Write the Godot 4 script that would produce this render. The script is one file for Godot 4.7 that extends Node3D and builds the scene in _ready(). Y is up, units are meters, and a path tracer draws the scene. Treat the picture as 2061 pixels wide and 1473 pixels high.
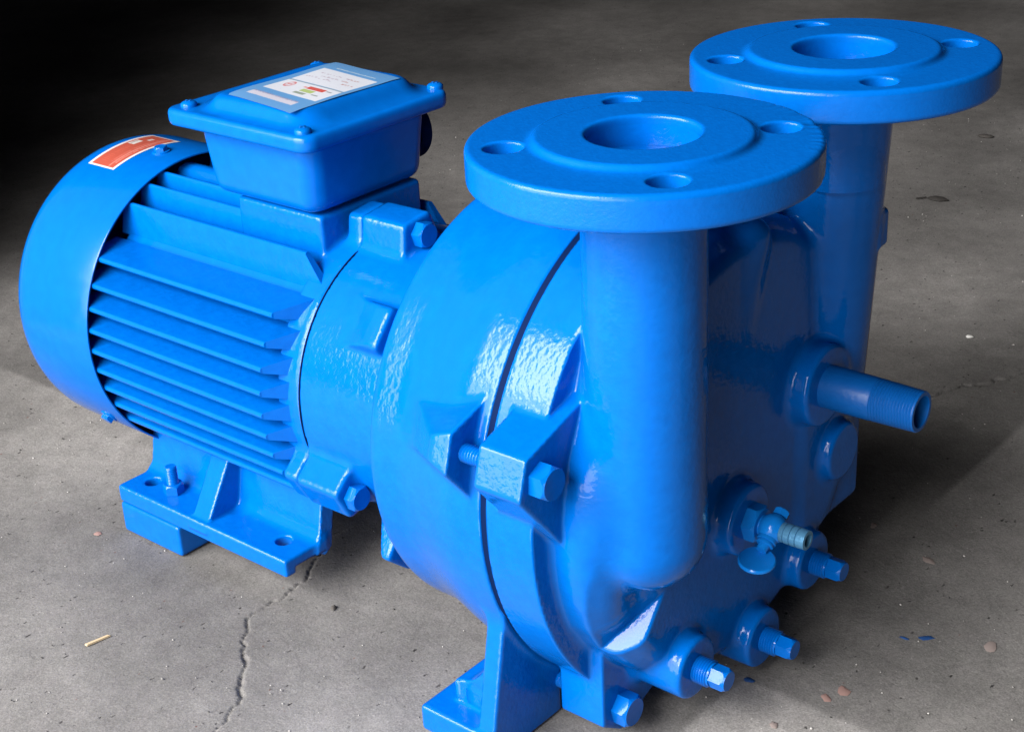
extends Node3D
# A blue liquid-ring pump with its motor on a concrete floor, lit by daylight from an unseen opening on the left.
# Units are metres; the pump's shaft runs along z, its flanges face up, the floor is y = 0.

const MX := -0.0127        # motor axis
const MY := 0.1465
const CY := 0.150          # pump axis (x = 0)

var M := {}
var pump: Node3D
var mottle: Texture2D
var castings := {}         # name -> part number -> mesh
var used := {}


func _ready() -> void:
	# ---------- camera
	var cam := Camera3D.new()
	cam.name = "camera"
	cam.transform = Transform3D(Basis(Vector3(0.642448, -0.048587, 0.764788), Vector3(0.350794, 0.905934, -0.237124), Vector3(-0.681326, 0.420623, 0.599059)), Vector3(-0.652013, 0.561820, 0.404836))
	cam.fov = 26.49
	cam.near = 0.02
	cam.far = 200.0
	add_child(cam)
	cam.current = true
	# ---------- surroundings and exposure
	var we := WorldEnvironment.new()
	we.name = "environment"
	var env := Environment.new()
	env.background_mode = Environment.BG_COLOR
	env.background_color = Color(0.006, 0.006, 0.007).linear_to_srgb()
	env.tonemap_mode = Environment.TONE_MAPPER_LINEAR
	env.tonemap_exposure = 1.0
	env.sdfgi_enabled = true
	env.ssao_enabled = true
	env.ssil_enabled = true
	we.environment = env
	add_child(we)
	# ---------- unseen light panels on the left: high and bright, low and dimmer, wide and weak
	area("unseen_sky_light", Vector3(-1.95, 1.62, -0.56), Vector3(0.0, 0.15, -0.1), Vector2(2.25, 1.0), 7.7, Color(1.0, 0.985, 0.98))  # out of view, stands for a sky band and gives the gloss highlights
	area("unseen_low_light", Vector3(-1.95, 0.56, -0.30), Vector3(0.0, 0.15, -0.1), Vector2(2.6, 1.1), 2.5, Color(1.0, 0.985, 0.98))  # out of view, placed low to light the left faces
	area("added_soft_light", Vector3(-2.05, 1.50, -0.50), Vector3(0.0, 0.15, -0.1), Vector2(3.1, 1.5), 1.0, Color(1.0, 0.985, 0.98))  # added behind the others to soften the shadow edges
	materials()
	wob = noise(55.0, 3, 3)
	wob2 = noise(40.0, 9, 2)
	cast_all()
	floor_and_unseen_wall()
	pump = Node3D.new()
	pump.name = "vacuum_pump"
	add_child(pump)
	tag(pump, "blue painted liquid ring vacuum pump with motor and two upright pipe flanges", "pump")
	build_motor()
	build_terminal_box()
	build_casing()
	build_cover()
	build_fittings()
	build_litter()


# ================================================================ small helpers
func area(called: String, at: Vector3, to: Vector3, size: Vector2, energy: float, tint: Color) -> void:
	var l := AreaLight3D.new()
	l.name = called
	l.area_size = size
	l.area_normalize_energy = false
	l.light_energy = energy
	l.light_color = tint
	l.shadow_enabled = true
	add_child(l)
	l.look_at_from_position(at, to, Vector3.UP)


func tag(o: Node, label: String, category := "", group := "") -> void:
	o.set_meta("label", label)
	if category:
		o.set_meta("category", category)
	if group:
		o.set_meta("group", group)


func numbered(called: String, parent: Node) -> String:
	var key := str(parent.get_instance_id()) + called
	var n: int = used.get(key, 0)
	used[key] = n + 1
	return called if n == 0 else "%s_%03d" % [called, n]


func put(called: String, mesh: Mesh, mat: Material, parent: Node = null) -> MeshInstance3D:
	if parent == null:
		parent = pump
	var o := MeshInstance3D.new()
	o.name = numbered(called, parent)
	o.mesh = mesh
	o.material_override = mat
	parent.add_child(o, true)
	return o


func noise(freq: float, sd: int, oct := 3, kind := FastNoiseLite.TYPE_SIMPLEX_SMOOTH) -> FastNoiseLite:
	var n := FastNoiseLite.new()
	n.noise_type = kind
	n.frequency = freq
	n.seed = sd
	n.fractal_octaves = oct
	return n


func noise_tex(size: int, freq: float, sd: int, oct := 3) -> NoiseTexture2D:
	var t := NoiseTexture2D.new()
	t.width = size
	t.height = size
	t.seamless = true
	t.noise = noise(freq, sd, oct)
	return t


func paint(rough: float, bump: float, per_metre: float, tex: Texture2D, lin := Color(0.0002, 0.100, 0.42)) -> StandardMaterial3D:
	var m := StandardMaterial3D.new()
	m.albedo_color = lin.linear_to_srgb()
	m.albedo_texture = mottle
	m.roughness = rough
	m.metallic_specular = 0.34
	m.uv1_triplanar = true
	m.uv1_world_triplanar = true
	m.uv1_scale = Vector3.ONE * per_metre
	if bump > 0.0:
		m.heightmap_enabled = true
		m.heightmap_texture = tex
		m.heightmap_scale = bump
	return m


func plain(lin: Color, rough: float, metal := 0.0) -> StandardMaterial3D:
	var m := StandardMaterial3D.new()
	m.albedo_color = lin.linear_to_srgb()
	m.roughness = rough
	m.metallic = metal
	return m


func materials() -> void:
	var peel := noise_tex(512, 0.03, 11, 3)
	var wear := noise_tex(512, 0.012, 23, 4)
	wear.color_ramp = Gradient.new()
	wear.color_ramp.set_color(0, Color(0.90, 0.93, 0.94))
	wear.color_ramp.set_color(1, Color(1, 1, 1))
	mottle = wear
	M.cast = paint(0.10, 0.014, 14.0, peel)
	M.flange = paint(0.2, 0.008, 30.0, peel)
	M.smooth = paint(0.14, 0.003, 14.0, peel)
	M.bolt = paint(0.14, 0.003, 20.0, peel)
	M.dark = plain(Color(0.004, 0.006, 0.012), 0.6)
	M.brass = paint(0.28, 0.01, 20.0, peel, Color(0.07, 0.21, 0.36))
	M.brass.metallic = 0.35
	M.valve = paint(0.14, 0.003, 20.0, peel, Color(0.004, 0.15, 0.52))
	M.nipple = paint(0.34, 0.012, 20.0, peel, Color(0.002, 0.080, 0.31))
	M.gland_and_gap = plain(Color(0.001, 0.008, 0.04), 0.7)  # cable gland colour, also the shade painted into the joint gaps
	M.gland_and_gap.metallic_specular = 0.15


# ================================================================ meshes made of rings and prisms
func xf(at: Vector3, axis: Vector3) -> Transform3D:
	# local y along the axis
	var y := axis.normalized()
	var x := y.cross(Vector3.UP if absf(y.y) < 0.9 else Vector3.RIGHT).normalized()
	return Transform3D(Basis(x, y, x.cross(y)), at)


func tri(st: SurfaceTool, a: Vector3, b: Vector3, c: Vector3, out: Vector3) -> void:
	# clockwise seen from outside
	if (b - a).cross(c - a).dot(out) > 0.0:
		st.add_vertex(a)
		st.add_vertex(c)
		st.add_vertex(b)
	else:
		st.add_vertex(a)
		st.add_vertex(b)
		st.add_vertex(c)


func quad(st: SurfaceTool, a: Vector3, b: Vector3, c: Vector3, d: Vector3, out: Vector3) -> void:
	tri(st, a, b, c, out)
	tri(st, a, c, d, out)


func lathe(prof: PackedVector2Array, t: Transform3D, seg := 64, closed := false) -> ArrayMesh:
	# profile of (radius, height) turned about the local y axis; edges sharper than about 35 degrees stay crisp
	var st := SurfaceTool.new()
	st.begin(Mesh.PRIMITIVE_TRIANGLES)
	var n := prof.size()
	var last := n if closed else n - 1
	for i in last:
		var p := prof[i]
		var q := prof[(i + 1) % n]
		var e := (q - p)
		if e.length() < 1e-7:
			continue
		var nn := Vector2(e.y, -e.x).normalized()
		var np := nn
		var nq := nn
		if i > 0 or closed:
			var b := p - prof[(i - 1 + n) % n]
			var bn := Vector2(b.y, -b.x).normalized()
			if bn.dot(nn) > 0.8:
				np = (bn + nn).normalized()
		if i + 2 < n or closed:
			var f := prof[(i + 2) % n] - q
			var fn := Vector2(f.y, -f.x).normalized()
			if fn.dot(nn) > 0.8:
				nq = (fn + nn).normalized()
		for k in seg:
			var a0 := TAU * k / seg
			var a1 := TAU * (k + 1) / seg
			var c0 := Vector3(cos(a0), 0, sin(a0))
			var c1 := Vector3(cos(a1), 0, sin(a1))
			var v := [c0 * p.x + Vector3(0, p.y, 0), c1 * p.x + Vector3(0, p.y, 0), c1 * q.x + Vector3(0, q.y, 0), c0 * q.x + Vector3(0, q.y, 0)]
			var w := [c0 * np.x + Vector3(0, np.y, 0), c1 * np.x + Vector3(0, np.y, 0), c1 * nq.x + Vector3(0, nq.y, 0), c0 * nq.x + Vector3(0, nq.y, 0)]
			var face := c0 * nn.x + Vector3(0, nn.y, 0)
			for tr in [[0, 1, 2], [0, 2, 3]]:
				var ord: Array = tr
				var cr: Vector3 = (v[tr[1]] - v[tr[0]]).cross(v[tr[2]] - v[tr[0]])
				if cr.length() < 1e-14:
					continue
				if cr.dot(face) > 0.0:
					ord = [tr[0], tr[2], tr[1]]
				for j in ord:
					st.set_normal((t.basis * (w[j] as Vector3)).normalized())
					st.add_vertex(t * (v[j] as Vector3))
	st.index()
	return st.commit()


func prism(poly: PackedVector2Array, t: Transform3D, h0: float, h1: float, bevel := 0.0) -> ArrayMesh:
	# convex polygon in the local x-z plane, from h0 to h1 along local y, with a chamfered top edge
	var st := SurfaceTool.new()
	st.begin(Mesh.PRIMITIVE_TRIANGLES)
	st.set_smooth_group(-1)
	var n := poly.size()
	var c := Vector2.ZERO
	for p in poly:
		c += p / n
	var rings := []
	var rows := [[h0, 0.0], [h1 - bevel, 0.0], [h1, bevel]] if bevel > 0.0 else [[h0, 0.0], [h1, 0.0]]
	for r in rows:
		var ring := []
		for p in poly:
			var s: Vector2 = p - (p - c).normalized() * float(r[1])
			ring.append(t * Vector3(s.x, r[0], s.y))
		rings.append(ring)
	var mid := t * Vector3(c.x, (h0 + h1) / 2, c.y)
	for k in rings.size() - 1:
		for i in n:
			var j := (i + 1) % n
			var a: Vector3 = rings[k][i]
			quad(st, a, rings[k][j], rings[k + 1][j], rings[k + 1][i], (a + rings[k + 1][j]) / 2 - mid)
	for i in range(1, n - 1):
		tri(st, rings[0][0], rings[0][i], rings[0][i + 1], -t.basis.y)
		tri(st, rings[-1][0], rings[-1][i], rings[-1][i + 1], t.basis.y)
	st.generate_normals()
	return st.commit()


func ngon(n: int, r: float, turn := 0.0) -> PackedVector2Array:
	var p := PackedVector2Array()
	for k in n:
		p.append(Vector2(r, 0).rotated(turn + TAU * k / n))
	return p


func hexhead(at: Vector3, axis: Vector3, across: float, high: float, turn := 0.0) -> ArrayMesh:
	# six flats, with the corners turned off at the top
	var t := xf(at, axis)
	var st := SurfaceTool.new()
	st.begin(Mesh.PRIMITIVE_TRIANGLES)
	st.set_smooth_group(-1)
	var r := across / sqrt(3.0)
	var ri := across * 0.5 * 0.96
	var n := 6
	var seg := 4
	var low := []
	var up := []
	var top := []
	for k in n * seg:
		var a := turn + TAU * k / (n * seg)
		var face := fposmod(a - turn, TAU / n) - TAU / n / 2
		var rr := across * 0.5 / cos(face)
		var drop := clampf((rr - across * 0.5) / (r - across * 0.5), 0, 1)
		low.append(t * Vector3(cos(a) * rr, 0, sin(a) * rr))
		up.append(t * Vector3(cos(a) * rr, high * 0.93 - drop * high * 0.16, sin(a) * rr))
		top.append(t * Vector3(cos(a) * ri, high, sin(a) * ri))
	var mid := t * Vector3(0, high / 2, 0)
	for k in n * seg:
		var j := (k + 1) % (n * seg)
		quad(st, low[k], low[j], up[j], up[k], (low[k] + low[j]) / 2 - t.origin)
		quad(st, up[k], up[j], top[j], top[k], t.basis.y + (low[k] - t.origin).normalized())
		tri(st, top[k], top[j], t * Vector3(0, high, 0), t.basis.y)
		tri(st, low[k], low[j], t.origin, -t.basis.y)
	st.generate_normals()
	return st.commit()


func thread(at: Vector3, axis: Vector3, r: float, length: float, pitch := 0.0018, seg := 40) -> ArrayMesh:
	var p := PackedVector2Array([Vector2(0, 0), Vector2(r * 0.9, 0)])
	var y := 0.0002
	while y + pitch < length:
		p.append(Vector2(r * 0.88, y))
		p.append(Vector2(r, y + pitch * 0.4))
		p.append(Vector2(r, y + pitch * 0.6))
		y += pitch
	p.append(Vector2(r * 0.88, y))
	p.append(Vector2(r * 0.86, length))
	p.append(Vector2(0, length))
	return lathe(p, xf(at, axis), seg)


func box_mesh(c: Vector3, h: Vector3, b := 0.001) -> ArrayMesh:
	return prism(PackedVector2Array([Vector2(-h.x, -h.z), Vector2(h.x, -h.z), Vector2(h.x, h.z), Vector2(-h.x, h.z)]), Transform3D(Basis(), c), -h.y, h.y, b)


# ================================================================ castings: distance fields meshed as surface nets
class Cast:
	var lab := 0               # which part the last distance belonged to
	var wob: FastNoiseLite
	var wob2: FastNoiseLite
	var done := {}

	func smin(a: float, b: float, k: float) -> float:
		var h := maxf(k - absf(a - b), 0.0) / k
		return minf(a, b) - h * h * k * 0.25


	func smax(a: float, b: float, k: float) -> float:
		var h := maxf(k - absf(a - b), 0.0) / k
		return maxf(a, b) + h * h * k * 0.25


	func cz(p: Vector3, x: float, y: float, r: float, z0: float, z1: float, rd: float) -> float:
		var dx := Vector2(p.x - x, p.y - y).length() - r + rd
		var dz := absf(p.z - (z0 + z1) * 0.5) - (z1 - z0) * 0.5 + rd
		return minf(maxf(dx, dz), 0.0) + Vector2(maxf(dx, 0.0), maxf(dz, 0.0)).length() - rd


	func cyl_y(p: Vector3, x: float, z: float, r: float, y0: float, y1: float, rd: float) -> float:
		return cz(Vector3(p.x, p.z, p.y), x, z, r, y0, y1, rd)


	func bx(p: Vector3, c: Vector3, h: Vector3, rd: float) -> float:
		var q := (p - c).abs() - h + Vector3(rd, rd, rd)
		return minf(maxf(q.x, maxf(q.y, q.z)), 0.0) + Vector3(maxf(q.x, 0), maxf(q.y, 0), maxf(q.z, 0)).length() - rd


	func cone(p: Vector3, a: Vector3, b: Vector3, ra: float, rb: float) -> float:
		var ab := b - a
		var h := clampf((p - a).dot(ab) / ab.length_squared(), 0, 1)
		return (p - a - ab * h).length() - lerpf(ra, rb, h)


	func lug(p: Vector3, cx: float, cy: float, ang: float, r1: float, w1: float, r0: float, w0: float, z0: float, z1: float, k := 0.003) -> float:
		# a block that widens towards the axis
		var d := Vector2(p.x - cx, p.y - cy).rotated(-ang)
		var w := w1 + (r1 - d.x) * (w0 - w1) / (r1 - r0)
		var f := smax(d.x - r1, (absf(d.y) - w) * 0.85, k)
		f = smax(f, r0 * 0.7 - d.x, 0.002)
		return smax(f, absf(p.z - (z0 + z1) * 0.5) - (z1 - z0) * 0.5, k * 0.8)


	func nets(f: Callable, lo: Vector3, hi: Vector3, c: float, hid: Callable) -> Dictionary:
		var nx := int(ceil((hi.x - lo.x) / c / 4)) * 4
		var ny := int(ceil((hi.y - lo.y) / c / 4)) * 4
		var nz := int(ceil((hi.z - lo.z) / c / 4)) * 4
		var sx := 1
		var sy := nx + 1
		var sz := (nx + 1) * (ny + 1)
		var val := PackedFloat32Array()
		val.resize(sz * (nz + 1))
		val.fill(9.0)
		var cell := PackedInt32Array()
		cell.resize(sz * (nz + 1))
		cell.fill(-1)
		var act := []
		var reach := c * 4 * 0.87 * 1.1 + c * 0.5
		var reach2 := c * 2 * 0.87 * 1.1 + c * 0.3
		for bz in range(0, nz, 4):
			for by in range(0, ny, 4):
				for bxx in range(0, nx, 4):
					var mid := lo + Vector3(bxx + 2, by + 2, bz + 2) * c
					if absf(f.call(mid)) > reach or hid.call(mid):
						continue
					for h in 8:
						var b := Vector3i(bxx + (h & 1) * 2, by + (h >> 1 & 1) * 2, bz + (h >> 2) * 2)
						if absf(f.call(lo + Vector3(b.x + 1, b.y + 1, b.z + 1) * c)) > reach2:
							continue
						act.append(b)
						for k in 3:
							for j in 3:
								var row := (b.y + j) * sy + (b.z + k) * sz + b.x
								for i in 3:
									if val[row + i] == 9.0:
										val[row + i] = f.call(lo + Vector3(b.x + i, b.y + j, b.z + k) * c)
		var off := [0, sx, sy, sx + sy, sz, sx + sz, sy + sz, sx + sy + sz]
		var pos := PackedVector3Array()
		var nor := PackedVector3Array()
		var labs := PackedInt32Array()
		var where := PackedInt32Array()
		var edges := [[0, 1], [2, 3], [4, 5], [6, 7], [0, 2], [1, 3], [4, 6], [5, 7], [0, 4], [1, 5], [2, 6], [3, 7]]
		var cor: Array[Vector3] = [Vector3(0, 0, 0), Vector3(1, 0, 0), Vector3(0, 1, 0), Vector3(1, 1, 0), Vector3(0, 0, 1), Vector3(1, 0, 1), Vector3(0, 1, 1), Vector3(1, 1, 1)]
		var e := c * 0.35
		for b: Vector3i in act:
			for k in 2:
				for j in 2:
					for i in 2:
						var id := b.x + i + (b.y + j) * sy + (b.z + k) * sz
						var v0 := val[id]
						var s := v0 < 0.0
						var mixed := false
						for q in range(1, 8):
							if (val[id + off[q]] < 0.0) != s:
								mixed = true
								break
						if not mixed:
							continue
						var acc := Vector3.ZERO
						var cnt := 0
						for ed in edges:
							var va := val[id + off[ed[0]]]
							var vb := val[id + off[ed[1]]]
							if (va < 0.0) != (vb < 0.0):
								acc += cor[ed[0]].lerp(cor[ed[1]], va / (va - vb))
								cnt += 1
						var p := lo + (Vector3(b.x + i, b.y + j, b.z + k) + acc / cnt) * c
						var d0: float = f.call(p + Vector3(e, -e, -e))
						var d1: float = f.call(p + Vector3(-e, -e, e))
						var d2: float = f.call(p + Vector3(-e, e, -e))
						var d3: float = f.call(p + Vector3(e, e, e))
						var g := Vector3(d0 - d1 - d2 + d3, -d0 - d1 + d2 + d3, -d0 + d1 - d2 + d3) / (4.0 * e)
						var gl := maxf(g.length(), 0.3)
						p -= g / gl * clampf((d0 + d1 + d2 + d3) * 0.25 / gl, -c * 0.6, c * 0.6)
						cell[id] = pos.size()
						labs.append(lab)
						pos.append(p)
						nor.append(g.normalized())
						where.append(id)
		var idx := {}
		for n in where.size():
			var id := where[n]
			for ax in 3:
				var u := [sy, sz, sx][ax] as int
				var w := [sz, sx, sy][ax] as int
				var st := [sx, sy, sz][ax] as int
				var a := val[id]
				var bb := val[id + st]
				if (a < 0.0) == (bb < 0.0):
					continue
				var q0 := cell[id]
				var q1 := cell[id - u] if id >= u else -1
				var q2 := cell[id - u - w] if id >= u + w else -1
				var q3 := cell[id - w] if id >= w else -1
				if q1 < 0 or q2 < 0 or q3 < 0:
					continue
				if not idx.has(labs[q0]):
					idx[labs[q0]] = PackedInt32Array()
				if a < 0.0:
					idx[labs[q0]].append_array(PackedInt32Array([q0, q2, q1, q0, q3, q2]))
				else:
					idx[labs[q0]].append_array(PackedInt32Array([q0, q1, q2, q0, q2, q3]))
		var out := {}
		for l in idx:
			var seen := {}
			var pp := PackedVector3Array()
			var np := PackedVector3Array()
			var ii := PackedInt32Array()
			for v in idx[l]:
				if not seen.has(v):
					seen[v] = pp.size()
					pp.append(pos[v])
					np.append(nor[v])
				ii.append(seen[v])
			var arr := []
			arr.resize(Mesh.ARRAY_MAX)
			arr[Mesh.ARRAY_VERTEX] = pp
			arr[Mesh.ARRAY_NORMAL] = np
			arr[Mesh.ARRAY_INDEX] = ii
			var mesh := ArrayMesh.new()
			mesh.add_surface_from_arrays(Mesh.PRIMITIVE_TRIANGLES, arr)
			out[l] = mesh
		return out


	const MLUG := [[-0.1305, 0.9914, 97.5], [-0.8829, -0.4695, 208.0], [0.8829, -0.4695, 332.0], [0.8192, 0.5736, 35.0]]


	func f_stator(p: Vector3) -> float:
		var core := cz(p, MX, MY, 0.0885, -0.446, -0.251, 0.003)
		if p.z > -0.29:
			core = smin(core, cz(p, MX, MY, 0.0914, -0.268, -0.2499, 0.0006), 0.006)
			for m: Array in MLUG:
				if (p.x - MX) * m[0] + (p.y - MY) * m[1] > 0.075:
					core = smin(core, lug(p, MX, MY, deg_to_rad(m[2]), 0.1085, 0.011, 0.085, 0.017, -0.2625, -0.2499), 0.006)
		lab = 0
		var d := core
		if p.y > 0.17:
			# seat of the terminal box: a block that flows down into the barrel
			var seat := bx(p, Vector3(-0.0105, 0.215, -0.3065), Vector3(0.0445 + maxf(0.0, 0.225 - p.y) * 0.12, 0.0385, 0.0385), 0.003)
			if seat < core:
				lab = 3
			d = smin(core, seat, 0.004)
		elif p.y < 0.115:
			# foot, the same on both sides
			var q := Vector3(absf(p.x - MX), p.y, p.z)
			var foot := bx(q, Vector3(0.0815, 0.0305, -0.36), Vector3(0.0178, 0.0065, 0.0875), 0.0018)
			# a web that leans in and up to the barrel
			var w := Vector2(q.x - 0.064, q.y - 0.030).rotated(-1.7628)
			var web := maxf(maxf(absf(w.y) - 0.006, absf(w.x - 0.029) - 0.0295), absf(q.z + 0.36) - 0.0875)
			foot = smin(foot, web, 0.008)
			foot = smin(foot, maxf(maxf(absf(q.z + 0.3605) - 0.0085, maxf((q.x - 0.0955) * 0.85 + (q.y - 0.037) * 0.52, 0.03 - q.y)), 0.05 - q.x), 0.002)
			if q.y < 0.05:
				foot = smax(foot, -minf(Vector2(q.x - 0.081, q.z + 0.4303).length() - 0.0056, Vector2(q.x - 0.081, q.z + 0.2932).length() - 0.0056), 0.0015)
				foot = maxf(foot, -bx(q, Vector3(0.078, 0.024, -0.36), Vector3(0.0125, 0.0045, 0.2), 0.001))
			if foot < core:
				lab = 1 if p.x < MX else 2
			d = smin(core, foot, 0.007)
		return d


	const ABLOCK := [[-0.7547, 0.6561, 139.0, 0.1, 0.0], [-0.6561, -0.7547, 229.0, 0.121, 0.6]]


	func f_adapter(p: Vector3) -> float:
		var d := cz(p, MX, MY, 0.0912, -0.2497, -0.15, 0.0006)
		if p.z < -0.205:
			for m: Array in MLUG:
				if (p.x - MX) * m[0] + (p.y - MY) * m[1] > 0.075:
					d = smin(d, lug(p, MX, MY, deg_to_rad(m[2]), 0.1095, 0.012, 0.085, 0.018, -0.2492, -0.2135), 0.005)
		for m: Array in ABLOCK:
			var u := (p.x - MX) * float(m[0]) + (p.y - MY) * float(m[1])
			if u > 0.07:
				var l := lug(p, MX, MY, deg_to_rad(m[2]), m[3], 0.013, 0.08, 0.017, -0.228, -0.187)
				l = smax(l, (u - float(m[3]) - 0.002 - (p.z + 0.193) * (0.45 + float(m[4]) * 3.0)) * (0.9 - float(m[4]) * 0.9), 0.001)
				d = smin(d, l, 0.003)
		lab = 0
		return d


	func f_box(p: Vector3) -> float:
		lab = 0
		var t := clampf((p.y - 0.2555) / 0.045, 0, 1)
		var q := Vector2(absf(p.x + 0.0125), absf(p.z + 0.3130)) - Vector2(0.0490 + 0.0036 * t, 0.0480 + 0.0045 * t) + Vector2(0.012, 0.012)
		var side := minf(maxf(q.x, q.y), 0) + Vector2(maxf(q.x, 0), maxf(q.y, 0)).length() - 0.012
		return smax(side, absf(p.y - 0.279) - 0.0235, 0.009)


	func f_lid(p: Vector3) -> float:
		lab = 0
		var q := Vector2(absf(p.x + 0.016), absf(p.z + 0.3125)) - Vector2(0.063, 0.0655) + Vector2(0.010, 0.010)
		var side := minf(maxf(q.x, q.y), 0) + Vector2(maxf(q.x, 0), maxf(q.y, 0)).length() - 0.010
		var rim := smax(side, absf(p.y - 0.3065) - 0.0055, 0.004)
		# the raised middle, cut back at the four screw corners
		var u := Vector2(absf(p.x + 0.0145), absf(p.z + 0.309))
		var h := maxf(p.y - 0.311, 0.0)
		var top := smax((u.x - 0.0545 + h * 0.75), (u.y - 0.0535 + h * 1.35), 0.006)
		top = smax(top, (u.x + u.y - 0.093 + h * 1.2) * 0.7, 0.006) * 0.7
		top = smax(top, p.y - 0.3208, 0.003)
		top = maxf(top, 0.304 - p.y)
		return smin(rim, top, 0.004)


	func near_lug(x: float, y: float) -> int:
		return int(round(fposmod(rad_to_deg(atan2(y, x)) - 19.5, 360.0) / 72.0)) % 5


	func f_casing(p: Vector3) -> float:
		var rx := p.x
		var ry := p.y - CY
		var r := sqrt(rx * rx + ry * ry)
		var st := smoothstep(-0.140, -0.082, p.z)
		var d := smax((r - 0.1362 - 0.0113 * st) * 0.98, -0.160 - p.z, 0.007)
		d = smax(d, p.z + 0.0667, 0.0010)
		lab = 0
		if r > 0.115:
			var k := near_lug(rx, ry)
			var a := deg_to_rad(19.5 + 72.0 * k)
			var u := rx * cos(a) + ry * sin(a)
			if u > 0.11:
				var l := lug(p, 0, CY, a, 0.168, 0.0115, 0.135, 0.034, -0.135, -0.0725, 0.0014)
				var back := maxf(0.0, -0.0725 - p.z)
				l = smax(l, (u - 0.169 - (p.z + 0.084) * 0.80) * 0.78, 0.0014)
				l = smax(l, (absf(ry * cos(a) - rx * sin(a)) - 0.0115 - (0.168 - u) * 0.66 + back * 0.37) * 0.8, 0.0014)
				if l < d:
					lab = 1 + k
				d = smin(d, l, 0.003)
			# left and right foot
			if p.y < 0.13:
				var q := Vector3(absf(p.x), p.y, p.z)
				var out := 0.1505 - 0.20 * p.y
				var plate := smax((q.x - out) * 0.98, 0.087 - q.x - maxf(q.y - 0.03, 0.0) * 0.6, 0.002)
				plate = smax(plate, absf(p.z + 0.0730) - 0.0060, 0.002)
				plate = maxf(plate, maxf(-p.y, p.y - 0.12))
				var block := bx(q, Vector3(0.1085, 0.0155, -0.0895), Vector3(0.0258, 0.0155, 0.0172), 0.002)
				# the block runs up into the plate in a hollow curve
				var fil := 0.030 - Vector2(p.z + 0.1105, p.y - 0.0605).length()
				block = smin(block, smax(maxf(fil, absf(q.x - 0.1085) - 0.0258), maxf(maxf(-0.1065 - p.z, p.z + 0.075), maxf(p.y - 0.0605, 0.02 - p.y)), 0.002), 0.002)
				if q.x < 0.1343 and q.z > -0.105:
					block = smax(block, 0.0 - (Vector2(q.x - 0.146, q.z + 0.1).length() - 0.0125), 0.0015)
				var pad := bx(q, Vector3(0.1200, 0.0085, -0.0945), Vector3(0.0300, 0.0085, 0.0258), 0.002)
				var f := smin(smin(plate, block, 0.003), pad, 0.002)
				if f < d:
					lab = 6 if p.x < 0 else 7
				d = smin(d, f, 0.005)
		return d


	const BOSS := [[-0.0125, 0.117, 0.0210, -0.02, 0.012], [0.0670, 0.168, 0.0245, -0.02, 0.013], [0.0960, 0.112, 0.0185, -0.02, 0.010], [-0.0616, 0.0462, 0.0185, -0.05, 0.010], [0.0086, 0.0263, 0.0185, -0.05, 0.010], [0.064, 0.0508, 0.0185, -0.05, 0.010]]


	func f_cover(p: Vector3) -> float:
		var rx := p.x
		var ry := p.y - CY
		var r := sqrt(rx * rx + ry * ry)
		var d := cz(p, 0, CY, 0.1475, -0.0630, -0.032, 0.0006)
		# the raised inner drum, its front corner cut off at a slant
		var tier := cz(p, 0, CY, 0.133, -0.055, 0.0, 0.002)
		tier = smax(tier, (r - 0.133) * 0.7071 + (p.z + 0.012) * 0.7071, 0.004)
		d = smin(d, tier, 0.006)
		if p.x < -0.03 and p.z > -0.04:
			# a slanted hollow ends in a small facet below the near duct; beside it the drum swells
			var c := p - Vector3(-0.079, 0.1017, 0.0)
			d = smax(d, minf(minf(c.x * -0.748 + c.y * 0.618 + c.z * 0.239, c.x * -0.34 - c.y * 0.29 + c.z * 0.894), -p.x - 0.075), 0.0016)
			var an := clampf(fposmod(atan2(ry, rx), TAU), 2.66, 3.58)
			var sw := Vector3(p.x - cos(an) * 0.1125, p.y - CY - sin(an) * 0.1125, p.z + 0.0155 + maxf(0.0, an - 3.1) * 0.024).length() - 0.0205
			d = smin(d, sw, 0.004)
		lab = 0
		if p.x > 0.04:
			if p.y < 0.18:
				d = smin(d, bx(p, Vector3(0.098, 0.110, -0.02), Vector3(0.040, 0.050, 0.02), 0.008), 0.01)
			var t := cone(p, Vector3(0.104, 0.160, -0.012), Vector3(0.092, 0.345, 0.0), 0.0255, 0.0298)
			t = maxf(t, p.y - 0.343)
			t = smin(t, bx(p, Vector3(0.1095, 0.252, 0.0150), Vector3(0.006, 0.011, 0.006), 0.002), 0.003)
			if t < d:
				lab = 2
			d = smin(d, t, 0.008)
		elif p.x < -0.04:
			var t := cone(p, Vector3(-0.092, 0.146, -0.001), Vector3(-0.092, 0.40, 0), 0.0312, 0.0298)
			t = maxf(t, p.y - 0.343)
			if t < d:
				lab = 1
			d = smin(d, t, 0.006)
		else:
			d = smin(d, cone(p, Vector3(0.002, 0.225, -0.010), Vector3(0.010, 0.275, -0.004), 0.004, 0.009), 0.010)
		if r > 0.11 and p.z < -0.01:
			var k := near_lug(rx, ry)
			var a := deg_to_rad(19.5 + 72.0 * k)
			if rx * cos(a) + ry * sin(a) > 0.11:
				var l := lug(p, 0, CY, a, 0.169, 0.0108, 0.135, 0.034, -0.0535, -0.0235, 0.0014)
				if l < d:
					lab = 10 + k
				d = smin(d, l, 0.002)
		# round bosses
		if p.z > -0.06:
			for n in 6:
				var b: Array = BOSS[n]
				if absf(p.x - b[0]) < 0.03 and absf(p.y - b[1]) < 0.03:
					var c := cz(p, b[0], b[1], b[2], b[3], b[4], 0.0028)
					if c < d:
						lab = 20 + n
					d = smin(d, c, 0.006)
		return d


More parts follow.
